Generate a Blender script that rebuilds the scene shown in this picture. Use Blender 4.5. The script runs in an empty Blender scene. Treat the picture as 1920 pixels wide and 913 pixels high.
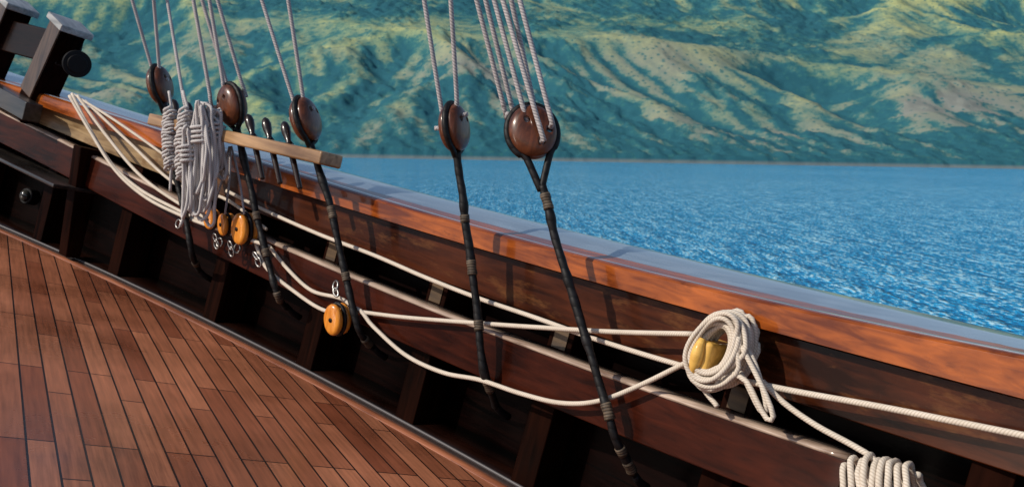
import bpy, math, random
import numpy as np
import bmesh
from mathutils import Vector, Matrix, noise
random.seed(4); np.random.seed(4)
scene=bpy.context.scene
scene.view_settings.view_transform='Standard'; scene.view_settings.look='None'; scene.view_settings.exposure=0

# ------------------------------------------------------------------ frames
F=1867.0; CX=960.0; CY=456.5
dn=Vector((-.017,1,.0868)).normalized(); Zw=-dn
fw=Vector((0,0,1)); Yw=(fw-fw.dot(Zw)*Zw).normalized(); Xw=Yw.cross(Zw)
Rcw=Matrix((Xw,Yw,Zw))
CAM=Vector((0,0,4.0))
up_c=-Vector((-.267,1,.0617)).normalized()
fy_c=Vector((-2350,-742.5,1867)); fy_c=(fy_c-fy_c.dot(up_c)*up_c).normalized()
Us=Rcw@up_c; Fs=Rcw@fy_c; Xs=Fs.cross(Us)
EYE=1.2
Os=CAM-Us*EYE
Rs=Matrix((Xs,Fs,Us)).transposed()
S=Matrix.Translation(Os)@Rs.to_4x4()
RsI=Rs.transposed()
G=RsI@Vector((0,0,1))          # true vertical, in ship axes
O=Vector((0,0,EYE))
def ray(x,y):
    d=Vector(((x-CX)/F,(y-CY)/F,1.0))
    return RsI@(Rcw@d)
def onz(x,y,z=0.0):
    d=ray(x,y); t=(z-EYE)/d.z
    return O+d*t
class Fit:
    def __init__(s,ys,vs,deg=2):
        s.c=np.polyfit(ys,vs,deg); s.a=min(ys); s.b=max(ys); s.d=np.polyder(s.c)
    def __call__(s,y):
        q=min(max(y,s.a),s.b)
        return float(np.polyval(s.c,q)+np.polyval(s.d,q)*(y-q))
pts=[onz(*p) for p in [(0,425),(205,515),(380,600),(560,690),(750,790),(960,905),(1750,1378)]]
Xb=Fit([p.y for p in pts],[p.x for p in pts],2)
def onbul(x,y,off=0.0):
    d=ray(x,y); lo,hi=0.3,60.0
    g=lambda t:(O.x+t*d.x)-(Xb(O.y+t*d.y)-off)
    for _ in range(60):
        m=(lo+hi)/2
        if g(m)>0: hi=m
        else: lo=m
    return O+d*lo
def member(px,off,deg=2):
    q=[onbul(x,y,off) for x,y in px]
    return Fit([p.y for p in q],[p.z for p in q],deg)

# ------------------------------------------------------------------ materials
def newmat(name):
    m=bpy.data.materials.new(name); m.use_nodes=True
    nt=m.node_tree; b=nt.nodes['Principled BSDF']
    return m,nt,b
def N(nt,t,**k):
    n=nt.nodes.new(t)
    for a,v in k.items(): setattr(n,a,v)
    return n
def ramp(nt,stops):
    r=nt.nodes.new('ShaderNodeValToRGB'); e=r.color_ramp.elements
    while len(e)<len(stops): e.new(0.5)
    for i,(p,c) in enumerate(stops):
        e[i].position=p; e[i].color=(c[0],c[1],c[2],1)
    return r
def wood(name,dark,light,rough=.35,coat=.5,axis='Y',seam=0,worn=None,gs=1.0,sunlit_tan=None,cr=.15,bump=.25,spec=.35,wt=.53):
    m,nt,b=newmat(name); L=nt.links
    tc=N(nt,'ShaderNodeTexCoord'); mp=N(nt,'ShaderNodeMapping')
    sc={'Y':(26,1.6,26),'Z':(26,26,1.6),'X':(1.6,26,26)}[axis]
    mp.inputs['Scale'].default_value=[v*gs for v in sc]
    L.new(tc.outputs['Object'],mp.inputs['Vector'])
    n1=N(nt,'ShaderNodeTexNoise'); n1.inputs['Scale'].default_value=1.3; n1.inputs['Detail'].default_value=8; n1.inputs['Distortion'].default_value=.6
    L.new(mp.outputs[0],n1.inputs['Vector'])
    n2=N(nt,'ShaderNodeTexNoise'); n2.inputs['Scale'].default_value=2.3; n2.inputs['Detail'].default_value=5
    L.new(tc.outputs['Object'],n2.inputs['Vector'])
    add=N(nt,'ShaderNodeMath',operation='MULTIPLY_ADD'); L.new(n2.outputs[0],add.inputs[0]); add.inputs[1].default_value=.9
    L.new(n1.outputs[0],add.inputs[2])
    sub=N(nt,'ShaderNodeMath',operation='SUBTRACT'); L.new(add.outputs[0],sub.inputs[0]); sub.inputs[1].default_value=.45
    r=ramp(nt,[(.28,dark),(.72,light)]); L.new(sub.outputs[0],r.inputs[0])
    col=r.outputs[0]
    sp=N(nt,'ShaderNodeSeparateXYZ'); L.new(tc.outputs['Object'],sp.inputs[0])
    if sunlit_tan:
        mr=N(nt,'ShaderNodeMapRange'); mr.interpolation_type='SMOOTHSTEP'; L.new(sp.outputs['Y'],mr.inputs[0]); mr.inputs[1].default_value=sunlit_tan[0]; mr.inputs[2].default_value=sunlit_tan[1]; mr.inputs[4].default_value=.85  # blend along Y to a tan that paints sunlight on the wood
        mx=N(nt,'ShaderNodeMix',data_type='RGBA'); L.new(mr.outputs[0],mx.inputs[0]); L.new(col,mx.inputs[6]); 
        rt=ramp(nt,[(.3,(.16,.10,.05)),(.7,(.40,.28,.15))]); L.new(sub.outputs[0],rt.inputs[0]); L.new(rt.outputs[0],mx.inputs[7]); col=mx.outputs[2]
    if seam:
        mm=N(nt,'ShaderNodeMath',operation='MULTIPLY'); L.new(sp.outputs['Z'],mm.inputs[0]); mm.inputs[1].default_value=1/seam
        fr=N(nt,'ShaderNodeMath',operation='FRACT'); L.new(mm.outputs[0],fr.inputs[0])
        lt=N(nt,'ShaderNodeMath',operation='LESS_THAN'); L.new(fr.outputs[0],lt.inputs[0]); lt.inputs[1].default_value=.05
        mx=N(nt,'ShaderNodeMix',data_type='RGBA'); L.new(lt.outputs[0],mx.inputs[0]); L.new(col,mx.inputs[6]); mx.inputs[7].default_value=(.001,.0005,.0005,1)
        col=mx.outputs[2]
    if worn:
        n3=N(nt,'ShaderNodeTexNoise'); n3.inputs['Scale'].default_value=7; n3.inputs['Detail'].default_value=9; n3.inputs['Roughness'].default_value=.7
        mp3=N(nt,'ShaderNodeMapping'); mp3.inputs['Scale'].default_value=(2,.5,2); L.new(tc.outputs['Object'],mp3.inputs[0]); L.new(mp3.outputs[0],n3.inputs['Vector'])
        rr=ramp(nt,[(wt,(0,0,0)),(wt+.17,(1,1,1))]); L.new(n3.outputs[0],rr.inputs[0])
        mx=N(nt,'ShaderNodeMix',data_type='RGBA'); L.new(rr.outputs[0],mx.inputs[0]); L.new(col,mx.inputs[6]); mx.inputs[7].default_value=(*worn,1)
        col=mx.outputs[2]
    L.new(col,b.inputs['Base Color'])
    rr=N(nt,'ShaderNodeMapRange'); L.new(n2.outputs[0],rr.inputs[0]); rr.inputs[1].default_value=.3; rr.inputs[2].default_value=.7; rr.inputs[3].default_value=rough-.08; rr.inputs[4].default_value=rough+.18
    L.new(rr.outputs[0],b.inputs['Roughness']); b.inputs['Specular IOR Level'].default_value=spec
    b.inputs['Coat Weight'].default_value=coat; b.inputs['Coat Roughness'].default_value=cr
    bp=N(nt,'ShaderNodeBump'); bp.inputs['Strength'].default_value=bump; bp.inputs['Distance'].default_value=.004
    L.new(n1.outputs[0],bp.inputs['Height']); L.new(bp.outputs[0],b.inputs['Normal'])
    return m
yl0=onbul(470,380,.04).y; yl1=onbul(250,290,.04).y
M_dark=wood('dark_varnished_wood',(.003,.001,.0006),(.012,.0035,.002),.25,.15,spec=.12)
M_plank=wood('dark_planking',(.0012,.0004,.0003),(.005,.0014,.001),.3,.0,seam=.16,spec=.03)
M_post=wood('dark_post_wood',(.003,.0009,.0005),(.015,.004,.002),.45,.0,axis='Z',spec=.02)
M_clamp=wood('brown_planking',(.013,.003,.0010),(.062,.0145,.0045),.26,.12,worn=(.12,.045,.014),sunlit_tan=(yl0,yl1),spec=.08,cr=.08)  # far end turns tan: sunlit look of the clamp put into colour
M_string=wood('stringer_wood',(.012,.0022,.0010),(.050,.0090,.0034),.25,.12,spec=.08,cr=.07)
M_edge=wood('edge_highlight_wood',(.15,.09,.06),(.55,.42,.33),.16,.9)  # pale colour paints the bright highlight along the stringer's top edge
M_rail=wood('varnished_rail',(.12,.022,.003),(.43,.105,.014),.20,.4,worn=(.055,.010,.002),spec=.22,cr=.06,wt=.55)
M_top=wood('rail_top_sky_sheen',(.20,.25,.30),(.31,.38,.45),.16,1.0,cr=.07,bump=.015,spec=.7)  # blue-grey base paints the sky's reflection on the rail top
M_grey=wood('weathered_wood',(.14,.07,.03),(.46,.27,.13),.33,.4)
M_capp=wood('pale_cap_wood',(.22,.22,.22),(.48,.48,.48),.40,.3)
M_shelf=wood('grey_shelf_wood',(.012,.010,.010),(.05,.04,.036),.3,.3)
M_greyz=wood('sunlit_post_wood',(.03,.016,.010),(.12,.07,.045),.4,.2,axis='Z')  # paler post wood, painting the side that the sun lights
M_shell=wood('block_wood',(.035,.010,.003),(.15,.042,.014),.33,.4,axis='Z',gs=1.5,cr=.15,worn=(.05,.015,.006))
M_orange=wood('varnished_block_wood',(.50,.14,.008),(.85,.32,.035),.3,.4,axis='Z',gs=2)
M_tan=wood('tan_wood',(.50,.26,.04),(.8,.48,.11),.45,.2)
M_dim=wood('lit_stanchion_wood',(.02,.009,.004),(.10,.055,.02),.5,.1)  # lighter wood painting the lit patches on the stanchions
M_pin=wood('pin_wood',(.006,.003,.002),(.028,.012,.009),.35,.4,axis='Z')
M_trim,nt,b=newmat('pale_trim'); b.inputs['Base Color'].default_value=(.08,.07,.072,1); b.inputs['Roughness'].default_value=.4

def deckmat(theta):
    m,nt,b=newmat('teak_deck'); L=nt.links
    tc=N(nt,'ShaderNodeTexCoord'); mp=N(nt,'ShaderNodeMapping'); mp.inputs['Rotation'].default_value=(0,0,-theta)
    L.new(tc.outputs['Object'],mp.inputs[0])
    br=N(nt,'ShaderNodeTexBrick'); br.offset=.37; br.offset_frequency=3
    br.inputs['Scale'].default_value=1; br.inputs['Brick Width'].default_value=.85; br.inputs['Row Height'].default_value=.088
    br.inputs['Mortar Size'].default_value=.0038; br.inputs['Mortar Smooth'].default_value=.12; br.inputs['Bias'].default_value=0
    br.inputs['Color1'].default_value=(.29,.082,.038,1); br.inputs['Color2'].default_value=(.58,.215,.108,1); br.inputs['Mortar'].default_value=(.005,.004,.005,1)
    L.new(mp.outputs[0],br.inputs['Vector'])
    m2=N(nt,'ShaderNodeMapping'); m2.inputs['Scale'].default_value=(1.5,30,1); L.new(mp.outputs[0],m2.inputs[0])
    n=N(nt,'ShaderNodeTexNoise'); n.inputs['Scale'].default_value=2; n.inputs['Detail'].default_value=9; n.inputs['Roughness'].default_value=.65; L.new(m2.outputs[0],n.inputs['Vector'])
    n2=N(nt,'ShaderNodeTexNoise'); n2.inputs['Scale'].default_value=1.3; n2.inputs['Detail'].default_value=9; n2.inputs['Roughness'].default_value=.6; L.new(tc.outputs['Object'],n2.inputs['Vector'])
    a=N(nt,'ShaderNodeMath',operation='ADD'); L.new(n.outputs[0],a.inputs[0]); L.new(n2.outputs[0],a.inputs[1])
    mr=N(nt,'ShaderNodeMapRange'); L.new(a.outputs[0],mr.inputs[0]); mr.inputs[1].default_value=.65; mr.inputs[2].default_value=1.35; mr.inputs[3].default_value=.36; mr.inputs[4].default_value=1.22
    mx=N(nt,'ShaderNodeMix',data_type='RGBA',blend_type='MULTIPLY'); mx.inputs[0].default_value=1; L.new(br.outputs[0],mx.inputs[6]); L.new(mr.outputs[0],mx.inputs[7])
    L.new(mx.outputs[2],b.inputs['Base Color'])
    r2=N(nt,'ShaderNodeMapRange'); L.new(n2.outputs[0],r2.inputs[0]); r2.inputs[1].default_value=.3; r2.inputs[2].default_value=.7; r2.inputs[3].default_value=.18; r2.inputs[4].default_value=.45
    L.new(r2.outputs[0],b.inputs['Roughness'])
    bp=N(nt,'ShaderNodeBump'); bp.inputs['Strength'].default_value=.5; bp.inputs['Distance'].default_value=.004; bp.invert=True
    L.new(br.outputs['Fac'],bp.inputs['Height'])
    L.new(bp.outputs[0],b.inputs['Normal'])
    return m
def ropemat(name,c1,c2,freq,strands=3,rough=.8,bump=.6,dist=.002,ns=14,lo=.6):
    m,nt,b=newmat(name); L=nt.links
    uv=N(nt,'ShaderNodeUVMap'); sp=N(nt,'ShaderNodeSeparateXYZ'); L.new(uv.outputs[0],sp.inputs[0])
    a=N(nt,'ShaderNodeMath',operation='MULTIPLY'); L.new(sp.outputs[0],a.inputs[0]); a.inputs[1].default_value=freq*2*math.pi
    c=N(nt,'ShaderNodeMath',operation='MULTIPLY_ADD'); L.new(sp.outputs[1],c.inputs[0]); c.inputs[1].default_value=strands*2*math.pi; L.new(a.outputs[0],c.inputs[2])
    s=N(nt,'ShaderNodeMath',operation='SINE'); L.new(c.outputs[0],s.inputs[0])
    mr=N(nt,'ShaderNodeMapRange'); L.new(s.outputs[0],mr.inputs[0]); mr.inputs[1].default_value=-1; mr.inputs[2].default_value=1
    tc=N(nt,'ShaderNodeTexCoord'); n=N(nt,'ShaderNodeTexNoise'); n.inputs['Scale'].default_value=ns; n.inputs['Detail'].default_value=8; L.new(tc.outputs['Object'],n.inputs['Vector'])
    pw=N(nt,'ShaderNodeMath',operation='POWER'); L.new(mr.outputs[0],pw.inputs[0]); pw.inputs[1].default_value=.4
    ml=N(nt,'ShaderNodeMath',operation='MULTIPLY'); L.new(pw.outputs[0],ml.inputs[0])
    nm=N(nt,'ShaderNodeMapRange'); L.new(n.outputs[0],nm.inputs[0]); nm.inputs[1].default_value=.3; nm.inputs[2].default_value=.7; nm.inputs[3].default_value=lo; nm.inputs[4].default_value=1.0
    L.new(nm.outputs[0],ml.inputs[1])
    r=ramp(nt,[(0.05,c1),(.85,c2)]); L.new(ml.outputs[0],r.inputs[0]); L.new(r.outputs[0],b.inputs['Base Color'])
    b.inputs['Roughness'].default_value=rough; b.inputs['Specular IOR Level'].default_value=.3
    bp=N(nt,'ShaderNodeBump'); bp.inputs['Strength'].default_value=bump; bp.inputs['Distance'].default_value=dist
    L.new(pw.outputs[0],bp.inputs['Height']); L.new(bp.outputs[0],b.inputs['Normal'])
    return m
M_rope=ropemat('cream_rope',(.44,.37,.29),(.68,.60,.51),100,bump=.25)
M_hank=ropemat('pale_hank_rope',(.36,.34,.34),(.60,.57,.56),100,bump=.25)
M_rope2=ropemat('grey_tackle_rope',(.18,.17,.18),(.50,.46,.46),75,bump=.5)
M_stay=ropemat('tarred_serving',(.001,.001,.0015),(.010,.009,.010),26,1,.55,.4,.003,ns=30,lo=.1)
M_whip=ropemat('whipping_twine',(.02,.014,.01),(.15,.11,.075),90,1,.6,.6,.002,ns=40,lo=.2)
M_metal,nt,b=newmat('galvanised_steel'); b.inputs['Metallic'].default_value=1; b.inputs['Base Color'].default_value=(.3,.29,.28,1); b.inputs['Roughness'].default_value=.35
M_black,nt,b=newmat('black_iron'); b.inputs['Base Color'].default_value=(.004,.004,.0055,1); b.inputs['Roughness'].default_value=.55; b.inputs['Metallic'].default_value=.0; b.inputs['Specular IOR Level'].default_value=.2
M_glass,nt,b=newmat('lamp_glass'); b.inputs['Base Color'].default_value=(.05,.05,.045,1); b.inputs['Roughness'].default_value=.15; b.inputs['Transmission Weight'].default_value=.3

# ------------------------------------------------------------------ geometry helpers
def cat_(*gs):
    V=[];Fc=[];UV=[]; has=all(g[2] is not None for g in gs)
    for v,f,u in gs:
        o=len(V); V+=list(v); Fc+=[tuple(i+o for i in q) for q in f]
        if has: UV+=list(u)
    return (V,Fc,UV if has else None)
def smoothpath(P,step=.02,closed=False):
    P=[Vector(p) for p in P]; n=len(P); out=[]
    if n==2:
        k=max(2,int((P[1]-P[0]).length/step)); return [P[0].lerp(P[1],i/k) for i in range(k+1)]
    rng=n if closed else n-1
    for i in range(rng):
        if closed: a,b_,c,d=P[(i-1)%n],P[i],P[(i+1)%n],P[(i+2)%n]
        else:
            b_,c=P[i],P[i+1]; a=P[i-1] if i>0 else b_*2-c; d=P[i+2] if i+2<n else c*2-b_
        k=max(2,int((c-b_).length/step))
        for j in range(k):
            t=j/k
            out.append(.5*((2*b_)+(c-a)*t+(2*a-5*b_+4*c-d)*t*t+(3*b_-a-3*c+d)*t**3))
    if not closed: out.append(P[-1])
    return out
def tube(P,r,segs=10,closed=False,step=.025,smooth=True):
    if smooth: P=smoothpath(P,step,closed)
    n=len(P); V=[];Fc=[];UV=[]
    T=[]
    for i in range(n):
        a=P[(i-1)%n] if closed or i>0 else P[i]; c=P[(i+1)%n] if closed or i<n-1 else P[i]
        T.append((c-a).normalized())
    nrm=T[0].orthogonal().normalized(); ln=0; cum=[0]
    for i in range(1,n): ln+=(P[i]-P[i-1]).length; cum.append(ln)
    for i in range(n):
        nrm=(nrm-nrm.dot(T[i])*T[i]).normalized(); bn=T[i].cross(nrm)
        rr=r(cum[i]/max(ln,1e-6)) if callable(r) else r
        for s in range(segs):
            a=2*math.pi*s/segs
            V.append(P[i]+nrm*math.cos(a)*rr+bn*math.sin(a)*rr)
    m=n if closed else n-1
    for i in range(m):
        j=(i+1)%n; u0=cum[i]; u1=cum[j] if j>i else ln+(P[0]-P[-1]).length
        for s in range(segs):
            t=(s+1)%segs
            Fc.append((i*segs+s,i*segs+t,j*segs+t,j*segs+s))
            UV+=[(u0,s/segs),(u0,(s+1)/segs),(u1,(s+1)/segs),(u1,s/segs)]
    if not closed:
        Fc.append(tuple(range(segs-1,-1,-1))); UV+=[(0,0)]*segs
        Fc.append(tuple((n-1)*segs+s for s in range(segs))); UV+=[(ln,0)]*segs
    return (V,Fc,UV)
def box(c,a,b_,d):
    c,a,b_,d=map(Vector,(c,a,b_,d)); V=[]
    for k in (-1,1):
        for j in (-1,1):
            for i in (-1,1): V.append(c+a*i+b_*j+d*k)
    Fc=[(0,2,3,1),(4,5,7,6),(0,1,5,4),(2,6,7,3),(0,4,6,2),(1,3,7,5)]
    return (V,Fc,None)
def lathe(prof,c,ax,segs=20):
    ax=Vector(ax).normalized(); u=ax.orthogonal().normalized(); w=ax.cross(u); c=Vector(c); V=[];Fc=[]
    for (h,r) in prof:
        for s in range(segs):
            a=2*math.pi*s/segs; V.append(c+ax*h+(u*math.cos(a)+w*math.sin(a))*r)
    for i in range(len(prof)-1):
        for s in range(segs):
            t=(s+1)%segs; Fc.append((i*segs+s,i*segs+t,(i+1)*segs+t,(i+1)*segs+s))
    Fc.append(tuple(range(segs-1,-1,-1))); Fc.append(tuple((len(prof)-1)*segs+s for s in range(segs)))
    return (V,Fc,None)
def sweep(prof,y0,y1,n=80):
    V=[];Fc=[];k=None
    for i in range(n+1):
        y=y0+(y1-y0)*i/n; p=prof(y); k=len(p)
        for (off,z) in p: V.append(Vector((Xb(y)-off,y,z)))
    for i in range(n):
        for s in range(k):
            t=(s+1)%k; Fc.append((i*k+s,i*k+t,(i+1)*k+t,(i+1)*k+s))
    Fc.append(tuple(range(k-1,-1,-1))); Fc.append(tuple(n*k+s for s in range(k)))
    return (V,Fc,None)
BASE={}
def obj(name,geo,mat,parent=None,base=None,label=None,cat=None,group=None,smooth=True,bevel=0,world=False,kind=None):
    if parent is not None: base=BASE[parent.name]
    elif base is None: base=Vector((0,0,0))
    if geo is None: ob=bpy.data.objects.new(name,None); ob.empty_display_size=.1
    else:
        me=bpy.data.meshes.new(name); me.from_pydata([tuple(Vector(v)-base) for v in geo[0]],[],geo[1])
        if geo[2] is not None:
            uv=me.uv_layers.new(name='UVMap'); uv.data.foreach_set('uv',[c for p in geo[2] for c in p])
        me.update(); 
        if smooth:
            me.polygons.foreach_set('use_smooth',[True]*len(me.polygons))
        me.materials.append(mat); ob=bpy.data.objects.new(name,me)
        bm=bmesh.new(); bm.from_mesh(me); bmesh.ops.recalc_face_normals(bm,faces=bm.faces); bm.to_mesh(me); bm.free()
        if bevel:
            md=ob.modifiers.new('bevel','BEVEL'); md.width=bevel; md.segments=2; md.limit_method='ANGLE'; md.angle_limit=math.radians(40)
            wn=ob.modifiers.new('wn','WEIGHTED_NORMAL')
    scene.collection.objects.link(ob)
    if parent is not None: ob.parent=parent
    elif not world: ob.matrix_world=S@Matrix.Translation(base)
    BASE[ob.name]=base.copy()
    if label: ob['label']=label
    if cat: ob['category']=cat
    if group: ob['group']=group
    if kind: ob['kind']=kind
    return ob

# ------------------------------------------------------------------ ship
ship=obj('sailing_ship',None,None,label='heeled wooden sailing ship with varnished bulwark and teak deck',cat='ship')
ra_t=member([(0,152),(300,245),(640,350),(860,418),(1060,470),(1400,555),(1920,664)],.10,3)
ra_b=member([(0,172),(300,280),(640,382),(860,455),(1060,515),(1400,612),(1920,745)],.10,3)
ra_o=member([(50,143),(160,183),(300,222),(640,320),(860,376),(1160,455),(1400,512),(1920,626)],-.28,3)
cl_b=member([(75,240),(300,315),(500,400),(700,482),(900,560),(1150,655),(1600,790),(1920,880)],.035,2)
st_t=member([(200,305),(500,450),(660,520),(890,602),(1000,650),(1200,722),(1400,792),(1580,853)],.09,2)
Y0,Y1=-5.0,onz(0,425).y+3.0
def railp(y):
    t,b_,o=ra_t(y),ra_b(y),ra_o(y)
    return [(.10,b_),(.10,t-.014),(.088,t-.002),(-.27,o-.006),(-.272,o-.014),(-.272,o-.07),(-.24,b_-.0)]
obj('cap_rail',sweep(railp,Y0,Y1,120),M_rail,ship,bevel=.009)
obj('rail_top_sheen_skin',sweep(lambda y:[(.070,ra_t(y)-.004),(.068,ra_t(y)+.003),(.0,.5*ra_t(y)+.5*ra_o(y)-.004+(ra_t(y)-ra_o(y))*.29),(-.10,ra_t(y)*.49+ra_o(y)*.51+.010),(-.24,ra_o(y)-.002),(-.28,ra_o(y)-.004),(-.28,ra_o(y)-.024)],Y0,Y1,120),M_top,ship,bevel=.002)  # thin added skin over the cap rail, carries the painted sky sheen
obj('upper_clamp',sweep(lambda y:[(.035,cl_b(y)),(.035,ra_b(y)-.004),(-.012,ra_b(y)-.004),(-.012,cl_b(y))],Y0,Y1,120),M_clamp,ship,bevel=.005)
yE=onbul(1590,857,.09).y
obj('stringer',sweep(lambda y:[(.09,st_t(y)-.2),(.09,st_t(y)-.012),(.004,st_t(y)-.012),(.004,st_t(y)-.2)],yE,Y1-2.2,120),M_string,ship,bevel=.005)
obj('stringer_highlight',sweep(lambda y:[(.094,st_t(y)-.013),(.094,st_t(y)-.004),(.082,st_t(y)+.005),(.005,st_t(y)+.009),(.005,st_t(y)-.011)],yE+.002,Y1-2.2,120),M_edge,ship)  # added pale strip standing in for the edge highlight
obj('hull_planking',sweep(lambda y:[(-.20,-.04),(-.20,ra_b(y)-.01),(-.235,ra_b(y)-.01),(-.25,.3),(-.235,-.6),(-.1,-1.8),(.3,-3.6),(.4,-3.6),(0,-1.8),(-.13,-.6)],Y0,Y1,90),M_plank,ship,smooth=False)
obj('waterway',sweep(lambda y:[(-.004,.012),(-.195,.05),(-.195,-.03),(-.004,-.03)],Y0,Y1,90),M_dark,ship)
obj('deck_trim',sweep(lambda y:[(.009,.0),(.009,.014),(-.0,.017),(-.0,.0)],Y0,Y1,90),M_trim,ship)
obj('margin_plank',sweep(lambda y:[(.11,-.01),(.11,.004),(.011,.004),(.011,-.01)],Y0,Y1,90),wood('margin_wood',(.14,.042,.02),(.36,.13,.065),.35,.3),ship)
pd=ray(-20,80); theta=math.atan2(pd.y,pd.x)
V=[];Fc=[];n=80
for i in range(n+1):
    y=Y0+(Y1-Y0)*i/n; V+=[Vector((Xb(y)-.1,y,0)),Vector((-5,y,0)),Vector((-5,y,-.06)),Vector((Xb(y)-.1,y,-.06))]
for i in range(n):
    for s in range(4): t=(s+1)%4; Fc.append((i*4+s,i*4+t,i*4+4+t,i*4+4+s))
obj('deck',(V,Fc,None),deckmat(theta),ship,smooth=False)
feet=[onz(x,y).y for x,y in [(215,518),(385,603),(565,693),(755,793),(980,915)]]
sp=(feet[0]-feet[-1])/(len(feet)-1)
ys=[feet[0]+sp*k for k in (4,3,2,1)]+feet+[feet[-1]-sp*k for k in range(1,8)]
for y in ys:
    x=Xb(y); zt=ra_b(y)-.02
    c=Vector((x+.09,y,zt/2)); g=box(c,(.09,0,0),(0,.06,0),(0,0,zt/2-.002))
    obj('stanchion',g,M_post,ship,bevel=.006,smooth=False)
    zz=(cl_b(y)+st_t(y))/2
    if y<feet[1] and y>yE:
        obj('stanchion_lit_patch',box((x-.003,y+.0,zz),(.002,0,0),(0,.035,0),(0,0,max(.01,(cl_b(y)-st_t(y))/2-.012))),M_dim,ship,bevel=.001,smooth=False)  # thin added pad, paints the lit patch seen in the gap
def sbox(name,p0,p1,off0,off1,zh,mat,bev=.006,parent=ship):
    c=(p0+p1)/2; d=(p1-p0)/2
    xc=Xb(c.y)-(off0+off1)/2
    return obj(name,box((xc,c.y,c.z),((off1-off0)/2,0,0),d-Vector((d.x,0,0)),(0,0,zh)),mat,parent,bevel=bev,smooth=False)
a=onbul(-120,250,.22); b2=onbul(122,352,.22)
sbox('locker_shelf',a,b2,-.15,.22,.012,M_shelf)
a=onbul(-90,140,.22); b2=onbul(62,212,.22)
sbox('rail_step',a,b2,.105,.22,.06,M_shelf)
for (tx,ty,bx,by) in [(150,275,105,440)]:
    t=onbul(tx,ty,.16); bt=onbul(bx,by,.16)
    y=(t.y+bt.y)/2
    g=([Vector((Xb(y)-.17,y-.05,t.z)),Vector((Xb(y)-.004,y-.05,t.z)),Vector((Xb(y)-.004,y-.05,.02)),Vector((Xb(y)-.10,y-.05,.02)),
        Vector((Xb(y)-.17,y+.05,t.z)),Vector((Xb(y)-.004,y+.05,t.z)),Vector((Xb(y)-.004,y+.05,.02)),Vector((Xb(y)-.10,y+.05,.02))],
       [(0,1,2,3),(7,6,5,4),(0,4,5,1),(1,5,6,2),(2,6,7,3),(3,7,4,0)],None)
    obj('hanging_knee',g,M_post,ship,bevel=.008,smooth=False)
lc=onbul(52,368,-.10)
lamp=obj('bulkhead_lamp',None,None,base=lc,label='round caged bulkhead lamp fixed under the shelf',cat='lamp')
ax=Vector((-1,-.3,.1)).normalized()
obj('lamp_base',lathe([(-.06,.055),(.015,.055),(.02,.05)],lc,ax),M_black,lamp,smooth=False)
obj('lamp_glass',lathe([(.02,.042),(.035,.038),(.048,.026),(.053,.008)],lc,ax),M_glass,lamp)
obj('lamp_cage',tube([lc+ax*.015+Vector((0,.05,0)),lc+ax*.05+Vector((0,.035,0)),lc+ax*.062,lc+ax*.05-Vector((0,.035,0)),lc+ax*.015-Vector((0,.05,0))],.003,6),M_black,lamp)

# raked bitts with heavy crossbeam and drum
def post(name,fx,fy,tx,ty,w,parent):
    f=onbul(fx,fy,.04); t=onbul(tx,ty,.04); a=(t-f); h=a.length; a.normalize()
    X_=Vector((1,0,0)); X_=(X_-X_.dot(a)*a).normalized(); Yv=a.cross(X_)
    f0=f-a*.18
    obj(name,box((f0+t)/2,X_*w,Yv*w,(t-f0)/2),M_post,parent,bevel=.008,smooth=False)
    obj('post_lit_face',box((f+t)/2-X_*(w+.007),X_*.006,Yv*w*.96,(t-f)/2*.98),M_greyz,parent,bevel=.003,smooth=False)  # added pale sheet on the inboard side, painted as if sunlit
    obj('post_cap',box(t+a*.016,X_*(w+.03),Yv*(w+.03),a*.022),M_capp,parent,bevel=.008,smooth=False)
    return f,t
bb=onbul(80,180,.02)
bitt=obj('mooring_bitt',None,None,base=bb,label='dark raked timber bitts with pale caps standing on the rail',cat='bitts')
f1,t1=post('bitt_post',72,182,130,54,.085,bitt)
f2,t2=post('bitt_post',-28,150,30,14,.085,bitt)
m1=f1.lerp(t1,.70); m2=f2.lerp(t2,.62); dd=(m2-m1)
obj('crossbeam',box((m1+m2)/2+Vector((.03,0,0)),dd/2*1.2,(.08,0,0),(0,0,.11)),M_dark,bitt,bevel=.012,smooth=False)
ce=onbul(143,120,.03)
obj('warping_drum',lathe([(-.12,.065),(.0,.065),(.0,.088),(.05,.088),(.05,.06),(.06,.06)],ce,(-.35,-.95,0),28),M_black,bitt,smooth=False,bevel=.004)

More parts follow.
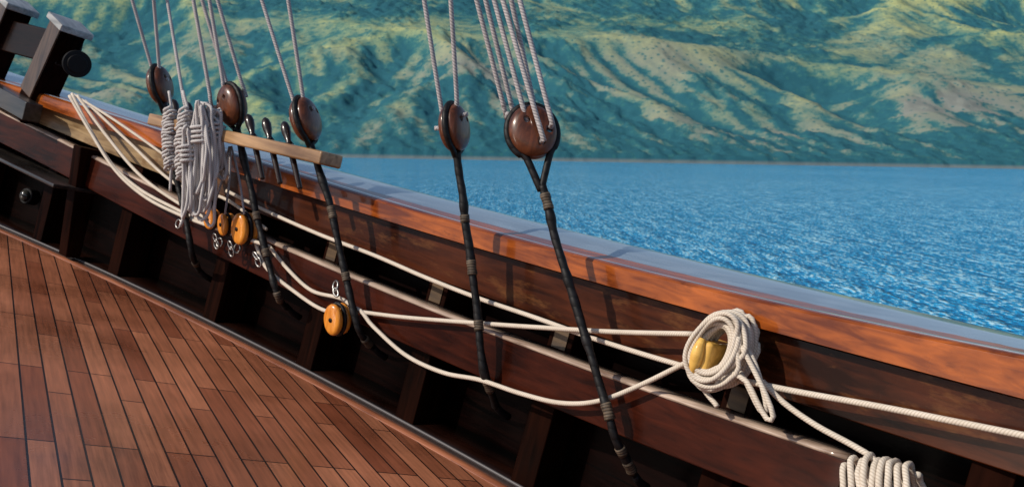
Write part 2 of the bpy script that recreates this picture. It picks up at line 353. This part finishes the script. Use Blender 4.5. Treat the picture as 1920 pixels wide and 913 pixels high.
# ------------------------------------------------------------------ blocks, stays, tackles
def shellgeo(R,Rz,T,holes=True,segs=36,rings=22,groove=.1,e=.6):
    V=[];Fc=[]
    for i in range(rings+1):
        th=-math.pi/2+math.pi*i/rings
        s=math.copysign(abs(math.sin(th))**.9,math.sin(th)); k=max(abs(math.cos(th)),0)**e
        k*=1-groove*math.exp(-(s/.22)**2)
        for j in range(segs):
            a=2*math.pi*j/segs; V.append((R*math.cos(a)*k,T*s,Rz*math.sin(a)*k))
    for i in range(rings):
        for j in range(segs):
            t=(j+1)%segs; Fc.append((i*segs+j,i*segs+t,(i+1)*segs+t,(i+1)*segs+j))
    me=bpy.data.meshes.new('t'); me.from_pydata(V,[],Fc)
    bm=bmesh.new(); bm.from_mesh(me); bmesh.ops.remove_doubles(bm,verts=bm.verts,dist=1e-5); bmesh.ops.recalc_face_normals(bm,faces=bm.faces); bm.to_mesh(me); bm.free()
    if holes:
        o=bpy.data.objects.new('t',me); scene.collection.objects.link(o)
        cs=[]
        for (hx,hz) in holes:
            g=lathe([(-T*1.5,R*.13),(T*1.5,R*.13)],(hx*R,0,hz*Rz),(0,1,0),14)
            cs.append(g)
        g=cat_(*cs); cm=bpy.data.meshes.new('c'); cm.from_pydata([tuple(v) for v in g[0]],[],g[1])
        bm=bmesh.new(); bm.from_mesh(cm); bmesh.ops.recalc_face_normals(bm,faces=bm.faces); bm.to_mesh(cm); bm.free()
        co=bpy.data.objects.new('c',cm); scene.collection.objects.link(co)
        md=o.modifiers.new('b','BOOLEAN'); md.object=co; md.operation='DIFFERENCE'; md.solver='EXACT'
        dg=bpy.context.evaluated_depsgraph_get(); nm=bpy.data.meshes.new_from_object(o.evaluated_get(dg))
        bpy.data.objects.remove(o); bpy.data.objects.remove(co); me=nm
    return [v.co.copy() for v in me.vertices],[tuple(p.vertices) for p in me.polygons],None
def frame(c,zdir,ang):
    z=zdir.normalized(); tc=(O-c); tc=(tc-tc.dot(z)*z).normalized()
    y=Matrix.Rotation(ang,3,z)@tc; x=y.cross(z)
    return Matrix((x,y,z)).transposed()
def xf(g,M,c): return ([c+M@Vector(v) for v in g[0]],g[1],g[2])
stays=[
 dict(b=(300,160),h=74,a=66,stay=[(308,205),(325,310),(348,410),(362,480),(374,508)],str=[((281,150),(247,-2),1),((310,150),(288,-2),0)],w=[.55,.85]),
 dict(b=(435,198),h=82,a=-60,stay=[(445,240),(462,320),(481,405),(505,500),(522,558),(540,578)],str=[((408,200),(362,-2),1),((422,180),(378,-2),0),((432,175),(392,-2),1),((450,180),(407,-2),0)],w=[.42,.6,.8]),
 dict(b=(573,225),h=88,a=66,stay=[(582,268),(605,340),(630,430),(650,530),(672,618),(700,652)],str=[((549,222),(490,-2),1),((583,205),(540,-2),0)],w=[.3,.6,.9]),
 dict(b=(852,240),h=92,a=66,stay=[(856,285),(868,370),(880,470),(895,590),(908,700),(930,762)],str=[((822,240),(795,-2),1),((870,215),(845,-2),0)],w=[.24,.40,.62,.84]),
 dict(b=(998,248),h=106,a=10,stay=[(1017,348),(1040,440),(1075,560),(1125,720),(1155,820),(1190,893)],str=[((952,212),(893,-2),0),((966,208),(910,-2),0),((985,236),(926,-2),1),((1015,268),(942,-2),1),((1008,205),(958,-2),0),((1032,240),(974,-2),1)],w=[.03,.72,.86,.92]),
]
TOP=.30
for k,d in enumerate(stays):
    n=len(d['stay']); P=[]
    for i,(x,y) in enumerate(d['stay']):
        t=i/(n-1); off=TOP-(TOP-.12)*t
        if i==n-1: off=.015
        P.append(onbul(x,y,off))
    foot=P[-1]
    P2=smoothpath(P,.09); P2=[p+Vector((random.uniform(-.004,.004),random.uniform(-.004,.004),0)) if 0<i<len(P2)-1 else p for i,p in enumerate(P2)]
    ph=random.random()*6
    def rad(t,ph=ph):
        lump=max(0,math.sin(t*31+ph))**3+ .7*max(0,math.sin(t*13+ph*2))**4
        return .0168-.0015*t+.0032*lump+.0007*math.sin(t*90+ph)
    st=obj('shroud_stay',tube(P2,rad,12,step=.012),M_stay,base=foot,label='black tarred shroud stay with tan whippings rising from the bulwark foot',cat='stay',group='shroud stays along the bulwark')
    SP=smoothpath(P2,.010); m=len(SP)
    for w in d['w']:
        i=min(m-9,max(0,int(w*m))); seg=SP[i:i+random.choice((4,5,7))]
        obj('whipping',tube(seg,lambda t:.0200+.0012*math.sin(t*9),12,smooth=False),M_whip,st)
    ft=P[-1]
    obj('chainplate',tube([ft-Vector((.006,0,-.006)),ft+Vector((.03,-.01,-.02)),ft+Vector((.08,-.02,-.04))],.016,10),M_black,st)
    c=onbul(*d['b'],TOP+.02)
    depth=(Rcw.transposed()@(Rs@(c-O))).z
    Rz=d['h']/2*depth/F; R=Rz*.88; T=Rz*.50
    topdir=onbul(d['str'][0][1][0]+20,-2,.45)-c
    zdir=(c-P[0]).normalized()*.5+topdir.normalized()*.5
    M=frame(c,zdir,math.radians(d['a']))
    lab='large round dark wooden deadeye facing out with black strop' if k==4 else 'dark varnished oval rigging block seized into a black strop'
    bl=obj('rigging_block',None,None,base=c,label=lab,cat='pulley block',group='rigging blocks on the shrouds')
    def w2l(q): return M.transposed()@(q-c)
    if k==4:
        HO=[]
        for s in d['str']:
            if s[2]:
                q=onbul(s[0][0],s[0][1],TOP+.02); l=w2l(q); HO.append((l.x/R,l.z/Rz))
    else: HO=[(-.34,.3),(.34,.3)]
    obj('block_shell',xf(shellgeo(R,Rz,T,HO,e=.58),M,c),M_shell,bl)
    loop=[]
    for j in range(-60,241,15):
        a=math.radians(j); loop.append(c+M@Vector((math.cos(a)*R*1.0,0,math.sin(a)*Rz*1.0)))
    top=P[0]
    loop=[top+Vector((0,0,-.02))]+loop+[top+Vector((0,0,-.02))]
    obj('strop',tube(loop,.0145 if k==4 else .013,10,step=.015),M_stay,bl)
    gs=[]
    for (pb,pt,front) in d['str']:
        yv=(T*1.02 if front else -T*1.02)
        q=onbul(pb[0],pb[1],TOP+.02); 
        q=q+(M@Vector((0,1,0)))*yv*(1 if k==4 else .5)
        e=onbul(pt[0],pt[1],.48)
        far=e+(e-q)*7
        ins=q-(M@Vector((0,1,0)))*yv*.8
        q2=q+(e-q).normalized()*.04+(M@Vector((0,1,0)))*yv*.08
        gs.append(tube([ins,q,q2,e,far],.0100,8,step=.03))
    obj('tackle_rope',cat_(*gs),M_rope2,base=c,label='grey laid tackle rope reeved in several parts through a block',cat='rope',group='tackle ropes rising from the blocks')

# pin rail
pa=onbul(300,228,.30); pb=onbul(618,300,.30)
dirp=(pb-pa); L_=dirp.normalized(); mid=(pa+pb)/2
W=Vector((-1,0,0)); W=(W-W.dot(L_)*L_).normalized(); H_=L_.cross(W); H_=H_ if H_.z>0 else -H_
pr=obj('pin_rail',None,None,base=mid,label='warm brown wooden pin rail lashed across the shrouds',cat='pin rail')
obj('rail_board',box(mid,dirp/2*1.02,W*.07,H_*.032),M_grey,pr,bevel=.010,smooth=False)
AXP=(onbul(470,210,.30)-onbul(497,328,.30)).normalized()
def pin(px,py):
    c=onbul(px,py,.30); t=(c-pa).dot(L_); c=pa+L_*t
    prof=[(-.21,.009),(-.205,.013),(-.03,.015),(.030,.015),(.036,.022),(.055,.013),(.10,.022),(.13,.024),(.155,.018),(.168,.007)]
    o=obj('belaying_pin',lathe(prof,c,AXP,14),M_pin,base=c,label='dark turned belaying pin standing in the pin rail',cat='belaying pin',group='belaying pins in the pin rail')
for p in [(316,225),(338,230),(365,238),(393,243),(412,247),(482,264),(514,270),(549,280)]: pin(*p)

# ------------------------------------------------------------------ long ropes
def rope(px,off,r=.0095,label='cream rope running along the bulwark',mat=M_rope,name='mooring_rope',grp='loose ropes along the bulwark',step=.03):
    P=[onbul(x,y,off[i] if isinstance(off,list) else off) for i,(x,y) in enumerate(px)]
    return obj(name,tube(P,r,10,step=step),mat,base=P[0],label=label,cat='rope',group=grp)
rope([(425,358),(500,396),(600,440),(700,478),(800,521),(900,560),(1000,594),(1100,630),(1200,662),(1295,690)],.12,label='taut cream rope running under the rail to a cleat')
rope([(672,584),(760,595),(900,606),(1000,613),(1150,622),(1300,626)],.14,label='cream rope stretched level across to the cleat')
rope([(478,452),(498,500),(550,545),(612,583),(668,578),(700,612),(760,665),(830,698),(900,712),(975,737),(1050,755),(1120,752),(1200,722),(1290,678)],.15,label='slack cream rope sagging in a long bight')
rope([(505,462),(540,505),(585,545),(640,560),(672,584)],.13)
rope([(1385,712),(1500,735),(1650,762),(1800,792),(1960,824),(2150,860)],.13,label='taut cream rope led aft from the cleat',r=.0100)
rope([(1430,715),(1470,755),(1530,797),(1600,835),(1640,862),(1655,900)],.14,label='cream rope drooping from the cleat to a lower hank')
rope([(135,176),(165,235),(210,308),(262,355),(330,392),(400,425),(478,452)],.17)
rope([(145,180),(200,255),(262,328),(330,378),(400,415),(480,447)],.15)
rope([(138,178),(200,216),(262,258),(320,300),(380,345)],.14,.008)
rope([(130,180),(168,245),(215,318),(270,368),(335,402),(410,430),(505,462)],.18)
rope([(160,190),(240,265),(330,345),(420,372),(500,430)],.13,.009)

def hank(path,label,base,mat=M_rope,r=.011,segs=9):
    return obj('rope_coil',tube(path,r,segs,step=.02),mat,base=base,label=label,cat='rope coil',group='coiled ropes')
E1=(Vector((0,-1,0))-Vector((0,-1,0)).dot(G)*G).normalized()
E3=G.cross(E1).normalized()
if E3.x>0: E3=-E3
def wrapped(px,w,h,turns,off,label,mat=M_rope2,r=.011,lean=0,stub=True,mess=1.0,up=G,ax=E1,dp=E3):
    c=onbul(px[0],px[1],off); P=[]
    n=turns*14
    for i in range(n+1):
        t=i/n; a=2*math.pi*turns*t
        ww=w*(.75+.35*math.sin(math.pi*t)**.6)+random.uniform(-.004,.004)*mess
        P.append(c+up*(h*(.5-t)+random.uniform(-.003,.003)*mess+.010*mess*math.sin(a+1+.7*math.sin(t*9)))+ax*(math.cos(a)*ww+lean*(t-.5)+.006*mess*math.sin(t*23))+dp*math.sin(a)*ww*.8)
    if stub: P=[c+up*(h*.5+.10)]+P+[c-up*(h*.55)+ax*.01,c-up*(h*.5+.12)]
    return hank(P,label,c,mat,r)
def loops(px,w,h,n,off,label,mat=M_rope,r=.011,tail=None,jit=.018,up=G,ax=E1,wrap=True,sp=.03):
    c=onbul(px[0],px[1],off); P=[]
    for k in range(n):
        ww=w*random.uniform(.4,1.15); hh=h*random.uniform(.7,1.08); ox=random.uniform(-jit,jit); oz=(k/(n-1)-.5)*2*sp; dz=random.uniform(-jit,jit)+(h-hh)*.8; sk=random.uniform(-.03,.03)
        for j in range(16):
            a=2*math.pi*j/16+math.pi/2
            pin_=.55+.45*(1-math.sin(a))/1.2
            P.append(c+ax*(ww*math.cos(a)*pin_+ox+sk*math.sin(a)+.006*j/16+.006*math.sin(3*a+k))+up*(hh*math.sin(a)+dz)+E3*(oz+random.uniform(-.005,.005)+.01*math.sin(a*2+k)))
    if wrap:
        for j in range(40):
            a=2*math.pi*j/11; P.append(c+up*(h*.62-j*.0022)+ax*math.cos(a)*w*.8+E3*math.sin(a)*(sp+.022))
    if tail: P+= [onbul(x,y,off) for x,y in tail]
    return hank(P,label,c,mat,r)
wrapped((318,262),.036,.32,17,.36,'pale rope hank wrapped in neat turns under a pin',mat=M_hank,r=.0078,mess=1.3)
wrapped((344,272),.038,.36,18,.42,'pale rope hank wrapped in neat turns under a pin',lean=-.03,mat=M_hank,r=.0078,mess=1.4)
loops((379,303),.070,.29,12,.42,'long loose coil of pale rope hung on the pin rail',mat=M_hank,r=.0085,tail=[(352,330),(345,400),(338,425)],jit=.018)
loops((403,272),.05,.18,6,.38,'short loose coil of pale rope hung on the pin rail',mat=M_hank,r=.0085,jit=.014)
loops((358,325),.04,.23,5,.44,'narrow loose coil of pale rope hanging below the hanks',mat=M_hank,r=.0085,jit=.012)
for a,b_ in [((430,275),(398,395)),((432,275),(422,402)),((434,275),(458,402))]:
    rope([a,((a[0]+b_[0])/2+3,(a[1]+b_[1])/2),b_],.24,.006,label='thin grey line from the pin rail down to a small block',mat=M_rope2,name='block_line',grp='thin lines under the pin rail')
rope([(313,-2),(330,100),(345,190),(352,215)],.42,.009,label='grey halyard falling to the pin rail',mat=M_rope2,name='halyard_rope',grp='halyards')

# cleat and its coil
cc=onbul(1334,668,.12)
obj('cleat',box(cc,(.105,0,0),(0,.042,0),(0,0,.055)),M_tan,ship,bevel=.016,smooth=False)
obj('cleat_horn',tube([cc+Vector((-.105,0,-.06)),cc+Vector((-.112,0,-.025)),cc+Vector((-.112,0,.025)),cc+Vector((-.105,0,.06))],lambda t:.010+.012*math.sin(math.pi*t),12),M_tan,ship)
def cleatcoil():
    c=onbul(1348,654,.17); P=[]
    ax=Vector((0,-1,0)); n=24
    for k in range(n):
        q=(k*9%n)/n
        rx=.054+.050*q+random.uniform(-.004,.004); rz=.080+.058*q+random.uniform(-.008,.008)
        ox=random.uniform(-.008,.008)+.014*q; oz=random.uniform(-.010,.010); dx=-.075+.0062*k; tl=random.uniform(.1,.42)
        for j in range(18):
            a=2*math.pi*j/18+.3*k
            P.append(c+ax*(math.cos(a)*rx+ox+.005*math.sin(2*a+k))+Vector((0,0,math.sin(a)*rz+tl*math.cos(a)*rx+oz))+Vector((-dx*.9-.006*math.sin(3*a+k),0,0)))
    return hank(P,'cream rope coiled in thick rings around a wooden cleat',c,M_rope,.0086)
cleatcoil()
for k,(px) in enumerate([[(1385,640),(1412,690),(1436,740),(1450,780),(1438,785),(1418,750),(1400,715),(1375,700)],
                         [(1375,620),(1408,665),(1428,720),(1438,770),(1425,768),(1408,735),(1390,700),(1370,690)],
                         [(1300,690),(1318,728),(1340,755),(1345,762)]]):
    rope(px,.20-.02*k,.0088,label='cream rope bight hanging from the cleat',name='rope_bight',grp='rope bights at the cleat')
wrapped((1658,922),.085,.20,9,.13,'cream rope hank wrapped loosely over the stringer end',mat=M_rope,r=.0100,stub=False,mess=1.3,up=Vector((0,1,-.25)).normalized(),ax=Vector((0,.25,1)).normalized(),dp=Vector((-1,0,0)))

# ------------------------------------------------------------------ small varnished blocks
def smallblock(px,h,ang,shpx,label,rot=0,off=.2):
    c=onbul(*px,off); depth=(Rcw.transposed()@(Rs@(c-O))).z
    Rz=h/2*depth/F; R=Rz*.74; T=Rz*.62
    M=frame(c,G,math.radians(ang))
    bl=obj('small_block',None,None,base=c,label=label,cat='pulley block',group='small varnished blocks')
    for s in (-1,1):
        g=shellgeo(R,Rz,T*.42,False,24,12,0,.42); g=([v+Vector((0,s*T*.60,0)) for v in g[0]],g[1],None)
        obj('cheek',xf(g,M,c),M_orange,bl)
    obj('sheave',xf(lathe([(-T*.2,R*.7),(0,R*.6),(T*.2,R*.7)],(0,0,0),(0,1,0),20),M,c),M_black,bl)
    obj('axle_pin',xf(lathe([(-T*1.06,.011),(T*1.06,.011)],(0,0,0),(0,1,0),12),M,c),M_black,bl)
    lp=[c+M@Vector((math.cos(a)*R*.9,0,math.sin(a)*Rz*.97)) for a in [2*math.pi*i/24 for i in range(24)]]
    obj('strop',tube(lp,T*.2,8,closed=True,step=.01),M_stay,bl)
    if shpx:
        s=onbul(*shpx,off-.03); sd=(s-c).normalized()
        for q,rr in ((0,.022),(1,.026)):
            cc_=s+sd*q*.035; u=Vector((0,1,0)) if q==0 else Vector((1,0,.2)).normalized()
            w_=sd.cross(u).normalized(); 
            lp=[cc_+sd*math.cos(a)*rr+(u if q==0 else w_)*math.sin(a)*rr*.8 for a in [2*math.pi*i/16 for i in range(16)]]
            obj('shackle',tube(lp,.0055,8,closed=True,step=.01),M_metal,bl)
smallblock((398,411),38,-48,(404,446),'small orange varnished block shackled to an eye bolt')
smallblock((425,421),42,-60,(432,460),'small orange varnished block shackled to an eye bolt')
smallblock((459,429),60,-52,(480,480),'orange varnished block shackled to an eye bolt')
smallblock((633,598),60,-45,(630,548),'orange varnished block hanging below a steel shackle',off=.2)
for p in [(335,420),(412,455),(445,466)]:
    c=onbul(*p,.13); lp=[c+Vector((0,math.cos(a)*.024,math.sin(a)*.024)) for a in [2*math.pi*i/16 for i in range(16)]]
    obj('eye_bolt',tube(lp,.006,8,closed=True,step=.01),M_metal,ship)

# ------------------------------------------------------------------ terrain by stream erosion
def vnoise(nx,ny,cx,cy,seed):
    r=np.random.RandomState(seed); g=r.rand(cy+2,cx+2)
    x=np.linspace(0,cx,nx,endpoint=False); y=np.linspace(0,cy,ny,endpoint=False)
    xi=x.astype(int); yi=y.astype(int); fx=x-xi; fy=y-yi; fx=fx*fx*(3-2*fx); fy=fy*fy*(3-2*fy)
    a=g[np.ix_(yi,xi)]; b=g[np.ix_(yi,xi+1)]; c=g[np.ix_(yi+1,xi)]; d=g[np.ix_(yi+1,xi+1)]
    return (a*(1-fx)+b*fx)*(1-fy[:,None])+(c*(1-fx)+d*fx)*fy[:,None]
NX,NY,DX=380,150,7.5
rampv=np.linspace(0,NY*DX,NY)
h=rampv[:,None]*.16+vnoise(NX,NY,9,4,1)*150+vnoise(NX,NY,26,11,2)*45+np.random.rand(NY,NX)*3
h*=np.clip(rampv/120,0,1)[:,None]
def blur(a,n):
    for _ in range(n):
        p=np.pad(a,1,mode='edge'); a=(p[:-2,1:-1]+p[2:,1:-1]+p[1:-1,:-2]+p[1:-1,2:]+4*a)/8
    return a
for it in range(26):
    pad=np.pad(h,1,mode='constant',constant_values=1e9)
    best=np.zeros_like(h); idx=np.arange(NX*NY).reshape(NY,NX); rec=idx.copy(); dist=np.ones_like(h)*DX
    for dy in (-1,0,1):
        for dx in (-1,0,1):
            if dx==0 and dy==0: continue
            dd_=DX*math.hypot(dx,dy); nb=pad[1+dy:1+dy+NY,1+dx:1+dx+NX]
            s=(h-nb)/dd_; mk=s>best
            best[mk]=s[mk]; rec[mk]=(idx+dy*NX+dx)[mk]; dist[mk]=dd_
    rec[0]=idx[0]
    rf=rec.ravel(); order=np.argsort(h.ravel(),kind='stable')
    rl=rf.tolist(); A=[1.0]*(NX*NY)
    ol=order.tolist()
    for i in reversed(ol):
        r_=rl[i]
        if r_!=i: A[r_]+=A[i]
    An=np.array(A); Fk=(.30*An**.42/(dist.ravel()/DX)).tolist()
    hl=(h.ravel()+5.0).tolist()
    for i in ol:
        r_=rl[i]
        if r_!=i: hl[i]=(hl[i]+Fk[i]*hl[r_])/(1+Fk[i])
        elif i<NX: hl[i]=0.0
    h=np.array(hl).reshape(NY,NX)
    p=np.pad(h,1,mode='edge'); lap=p[:-2,1:-1]+p[2:,1:-1]+p[1:-1,:-2]+p[1:-1,2:]-4*h
    h=h+.11*lap
    h[0]=0
relief=h-blur(h,700)
relief*=10.5/relief[20:].std()
basep=np.where(rampv<700,rampv*.40,280+(rampv-700)*.30)
env=np.clip(rampv/160,0,1)**.8
H=basep[:,None]+(.28*blur(relief,3)+.72*blur(relief,22))*env[:,None]+(vnoise(NX,NY,7,3,11)-.5)*80*env[:,None]
H=np.maximum(H,0); 
fine=relief-blur(relief,10); fine=fine/fine.std(); rel=relief/relief.std()
la=np.log(An.reshape(NY,NX)+1); la=blur(la,1); la=(la-la.mean())/la.std()
def upx(a):
    ny,nx=a.shape; o=np.zeros((ny*2-1,nx*2-1)); o[::2,::2]=a; o[1::2,::2]=(a[1:]+a[:-1])/2
    o[:,1::2]=(o[:,:-1:2]+o[:,2::2])/2; return o
H2=upx(H); R2=upx(rel); F2=upx(fine); A2=upx(la); ny2,nx2=H2.shape
shorew=np.clip(1-np.arange(ny2)/34.0,0,1)[:,None]
tree=np.clip((vnoise(nx2,ny2,40,16,31)+vnoise(nx2,ny2,120,50,32)*.7+vnoise(nx2,ny2,330,140,33)*.4-.90-.11*R2+.55*shorew)*3,0,1)   # wooded patches
H2=blur(H2,1)+ (vnoise(nx2,ny2,250,100,5)-.5)*2.2+tree*(vnoise(nx2,ny2,370,145,8)+np.random.rand(ny2,nx2)*.5)*6
H2+=2.5+(vnoise(nx2,ny2,60,3,77)[0:1]-.5)*3.0; H2[0]=-3; H2[1]=-.5
xs=(np.arange(nx2)-nx2/2)*8.2/2; ysx=1180+np.arange(ny2)*DX/2
XX,YY=np.meshgrid(xs,ysx); 
XX=XX-(YY-1180)*.45+150+(vnoise(nx2,ny2,5,3,21)-.5)*260*np.clip((YY-1180)/300,0,1)
YY=YY+(vnoise(nx2,ny2,10,2,9)-.5)*120*np.clip(1-np.arange(ny2)/80,0,1)[:,None]
co=np.stack([XX,YY,H2],-1).reshape(-1,3)
me=bpy.data.meshes.new('hills'); idx=np.arange(nx2*ny2).reshape(ny2,nx2)
q=np.stack([idx[:-1,:-1],idx[:-1,1:],idx[1:,1:],idx[1:,:-1]],-1).reshape(-1,4)
me.vertices.add(len(co)); me.vertices.foreach_set('co',co.ravel())
me.loops.add(q.size); me.loops.foreach_set('vertex_index',q.ravel().astype(np.int32))
me.polygons.add(len(q)); me.polygons.foreach_set('loop_start',(np.arange(len(q))*4).astype(np.int32))
me.update(calc_edges=True); me.validate(); me.polygons.foreach_set('use_smooth',[True]*len(me.polygons))
for nm,ar in (('ridge',R2),('fine',F2),('flow',A2),('tree',tree)):
    at=me.attributes.new(nm,'FLOAT','POINT'); at.data.foreach_set('value',ar.ravel().astype(np.float32))
hills=bpy.data.objects.new('hills',me); scene.collection.objects.link(hills); hills['kind']='structure'; hills['label']='grassy green hillside with ridges and wooded gullies'; hills['category']='hills'
m,nt,b=newmat('hill_cover'); L=nt.links
def attr(nm):
    a=N(nt,'ShaderNodeAttribute'); a.attribute_name=nm; return a.outputs['Fac']
tc=N(nt,'ShaderNodeTexCoord')
def nz(scale,det=8,rough=.6):
    n=N(nt,'ShaderNodeTexNoise'); n.inputs['Scale'].default_value=scale; n.inputs['Detail'].default_value=det; n.inputs['Roughness'].default_value=rough
    L.new(tc.outputs['Object'],n.inputs['Vector']); return n.outputs[0]
def ma(op,a,b_,c=None):
    n=N(nt,'ShaderNodeMath',operation=op)
    for i,v in enumerate((a,b_,c)):
        if v is None: continue
        if isinstance(v,(int,float)): n.inputs[i].default_value=v
        else: L.new(v,n.inputs[i])
    return n.outputs[0]
n1=nz(.007,9,.62); n2=nz(.08,8,.80); n3=nz(.0035,4)
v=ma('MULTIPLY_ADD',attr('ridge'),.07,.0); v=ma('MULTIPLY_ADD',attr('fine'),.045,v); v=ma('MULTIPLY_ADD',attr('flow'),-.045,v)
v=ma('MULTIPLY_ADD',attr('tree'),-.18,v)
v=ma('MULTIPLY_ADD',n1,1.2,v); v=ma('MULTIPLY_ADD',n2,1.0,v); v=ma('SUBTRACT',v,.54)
cr=ramp(nt,[(.34,(.008,.055,.062)),(.46,(.028,.11,.078)),(.55,(.105,.19,.085)),(.68,(.25,.30,.10)),(.88,(.55,.53,.12))])
L.new(v,cr.inputs[0])
sep=N(nt,'ShaderNodeSeparateXYZ'); L.new(tc.outputs['Object'],sep.inputs[0])
low=N(nt,'ShaderNodeMapRange'); L.new(sep.outputs['Z'],low.inputs[0]); low.inputs[1].default_value=60; low.inputs[2].default_value=240; low.inputs[3].default_value=1; low.inputs[4].default_value=.25
bm_=ma('MULTIPLY_ADD',n3,3.6,-1.1); bm_=ma('MULTIPLY',bm_,low.outputs[0]); 
gm=ma('MULTIPLY_ADD',v,5,-2.1); 
cl1=N(nt,'ShaderNodeClamp'); L.new(gm,cl1.inputs[0]); bm_=ma('MULTIPLY',bm_,cl1.outputs[0]); cl2=N(nt,'ShaderNodeClamp'); L.new(bm_,cl2.inputs[0])
mx=N(nt,'ShaderNodeMix',data_type='RGBA'); L.new(cl2.outputs[0],mx.inputs[0]); L.new(cr.outputs[0],mx.inputs[6]); mx.inputs[7].default_value=(.27,.22,.15,1)
vo=N(nt,'ShaderNodeTexVoronoi'); vo.inputs['Scale'].default_value=.11; L.new(tc.outputs['Object'],vo.inputs['Vector'])
vv=ma('ADD',vo.outputs['Distance'],n2); vr=ramp(nt,[(.70,(1,1,1)),(.82,(0,0,0))]); L.new(vv,vr.inputs[0])
mx2=N(nt,'ShaderNodeMix',data_type='RGBA'); L.new(ma('MULTIPLY',vr.outputs[0],.8),mx2.inputs[0]); L.new(mx.outputs[2],mx2.inputs[6]); mx2.inputs[7].default_value=(.022,.095,.070,1)
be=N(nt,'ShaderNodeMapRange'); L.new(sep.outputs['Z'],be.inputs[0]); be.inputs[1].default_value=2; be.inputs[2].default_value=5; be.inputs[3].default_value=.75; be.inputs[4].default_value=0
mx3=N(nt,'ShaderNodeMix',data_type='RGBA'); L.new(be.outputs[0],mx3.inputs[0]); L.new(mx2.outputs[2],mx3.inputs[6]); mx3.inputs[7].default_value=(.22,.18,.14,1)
mx4=N(nt,'ShaderNodeMix',data_type='RGBA'); mx4.inputs[0].default_value=.24; L.new(mx3.outputs[2],mx4.inputs[6]); mx4.inputs[7].default_value=(.08,.32,.45,1)  # even blue mix paints aerial haze into the hill colour
L.new(mx4.outputs[2],b.inputs['Base Color']); b.inputs['Roughness'].default_value=.95; b.inputs['Specular IOR Level'].default_value=.1
bp=N(nt,'ShaderNodeBump'); bp.inputs['Strength'].default_value=.45; bp.inputs['Distance'].default_value=8; L.new(ma('ADD',n2,n1),bp.inputs['Height']); L.new(bp.outputs[0],b.inputs['Normal'])
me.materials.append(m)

# ------------------------------------------------------------------ water
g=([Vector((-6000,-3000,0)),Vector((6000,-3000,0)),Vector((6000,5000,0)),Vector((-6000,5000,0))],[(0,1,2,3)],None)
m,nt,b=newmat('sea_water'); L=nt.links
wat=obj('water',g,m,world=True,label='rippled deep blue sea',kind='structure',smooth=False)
tc=N(nt,'ShaderNodeTexCoord')
def nzw(scale,sx,sy,det=5,rot=0,rg=.68):
    mp=N(nt,'ShaderNodeMapping'); mp.inputs['Scale'].default_value=(sx,sy,1); mp.inputs['Rotation'].default_value=(0,0,rot); L.new(tc.outputs['Object'],mp.inputs[0])
    n=N(nt,'ShaderNodeTexNoise'); n.inputs['Scale'].default_value=scale; n.inputs['Detail'].default_value=det; n.inputs['Roughness'].default_value=rg; L.new(mp.outputs[0],n.inputs['Vector']); return n.outputs[0]
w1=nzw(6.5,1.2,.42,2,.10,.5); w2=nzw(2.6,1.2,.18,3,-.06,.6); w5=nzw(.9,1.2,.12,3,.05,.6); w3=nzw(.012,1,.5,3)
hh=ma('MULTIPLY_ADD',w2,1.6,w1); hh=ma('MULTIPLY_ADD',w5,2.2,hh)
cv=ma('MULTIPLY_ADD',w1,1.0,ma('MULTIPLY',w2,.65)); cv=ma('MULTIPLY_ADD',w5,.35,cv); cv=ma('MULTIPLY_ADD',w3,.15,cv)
cr=ramp(nt,[(.76,(.0,.09,.28)),(.88,(.0,.27,.62)),(.97,(.03,.50,.90)),(1.0,(.55,.85,.97))]); L.new(ma('MULTIPLY',cv,.845),cr.inputs[0]); L.new(cr.outputs[0],b.inputs['Base Color'])  # palest stops paint light glints on the ripple crests
b.inputs['Roughness'].default_value=.10; b.inputs['IOR'].default_value=1.17
bp=N(nt,'ShaderNodeBump'); bp.inputs['Strength'].default_value=.9; bp.inputs['Distance'].default_value=.25; L.new(hh,bp.inputs['Height']); L.new(bp.outputs[0],b.inputs['Normal'])

# ------------------------------------------------------------------ light, camera
sd=Vector((-.80,-.36,.66)).normalized()
w=bpy.data.worlds.new('World'); scene.world=w; w.use_nodes=True; nt=w.node_tree
sk=nt.nodes.new('ShaderNodeTexSky'); sk.sky_type='NISHITA'; sk.sun_disc=False
sk.sun_elevation=math.asin(sd.z); sk.sun_rotation=math.atan2(sd.x,sd.y)
nt.links.new(sk.outputs[0],nt.nodes['Background'].inputs[0]); nt.nodes['Background'].inputs[1].default_value=.10
sl=bpy.data.lights.new('sun','SUN'); sl.energy=3.7; sl.angle=math.radians(.6); sl.color=(1,.92,.80)
so=bpy.data.objects.new('sun',sl); scene.collection.objects.link(so); so.rotation_euler=sd.to_track_quat('Z','Y').to_euler()
cam=bpy.data.cameras.new('camera'); co_=bpy.data.objects.new('camera',cam); scene.collection.objects.link(co_)
cam.sensor_width=36; cam.lens=F/1920*36; cam.clip_end=12000; cam.clip_start=.05
right=Rcw@Vector((1,0,0)); upv=Rcw@Vector((0,-1,0)); back=Rcw@Vector((0,0,-1))
Mc=Matrix((right,upv,back)).transposed().to_4x4(); Mc.translation=CAM; co_.matrix_world=Mc
cam.dof.use_dof=True; cam.dof.focus_distance=3.6; cam.dof.aperture_fstop=5.6
scene.camera=co_
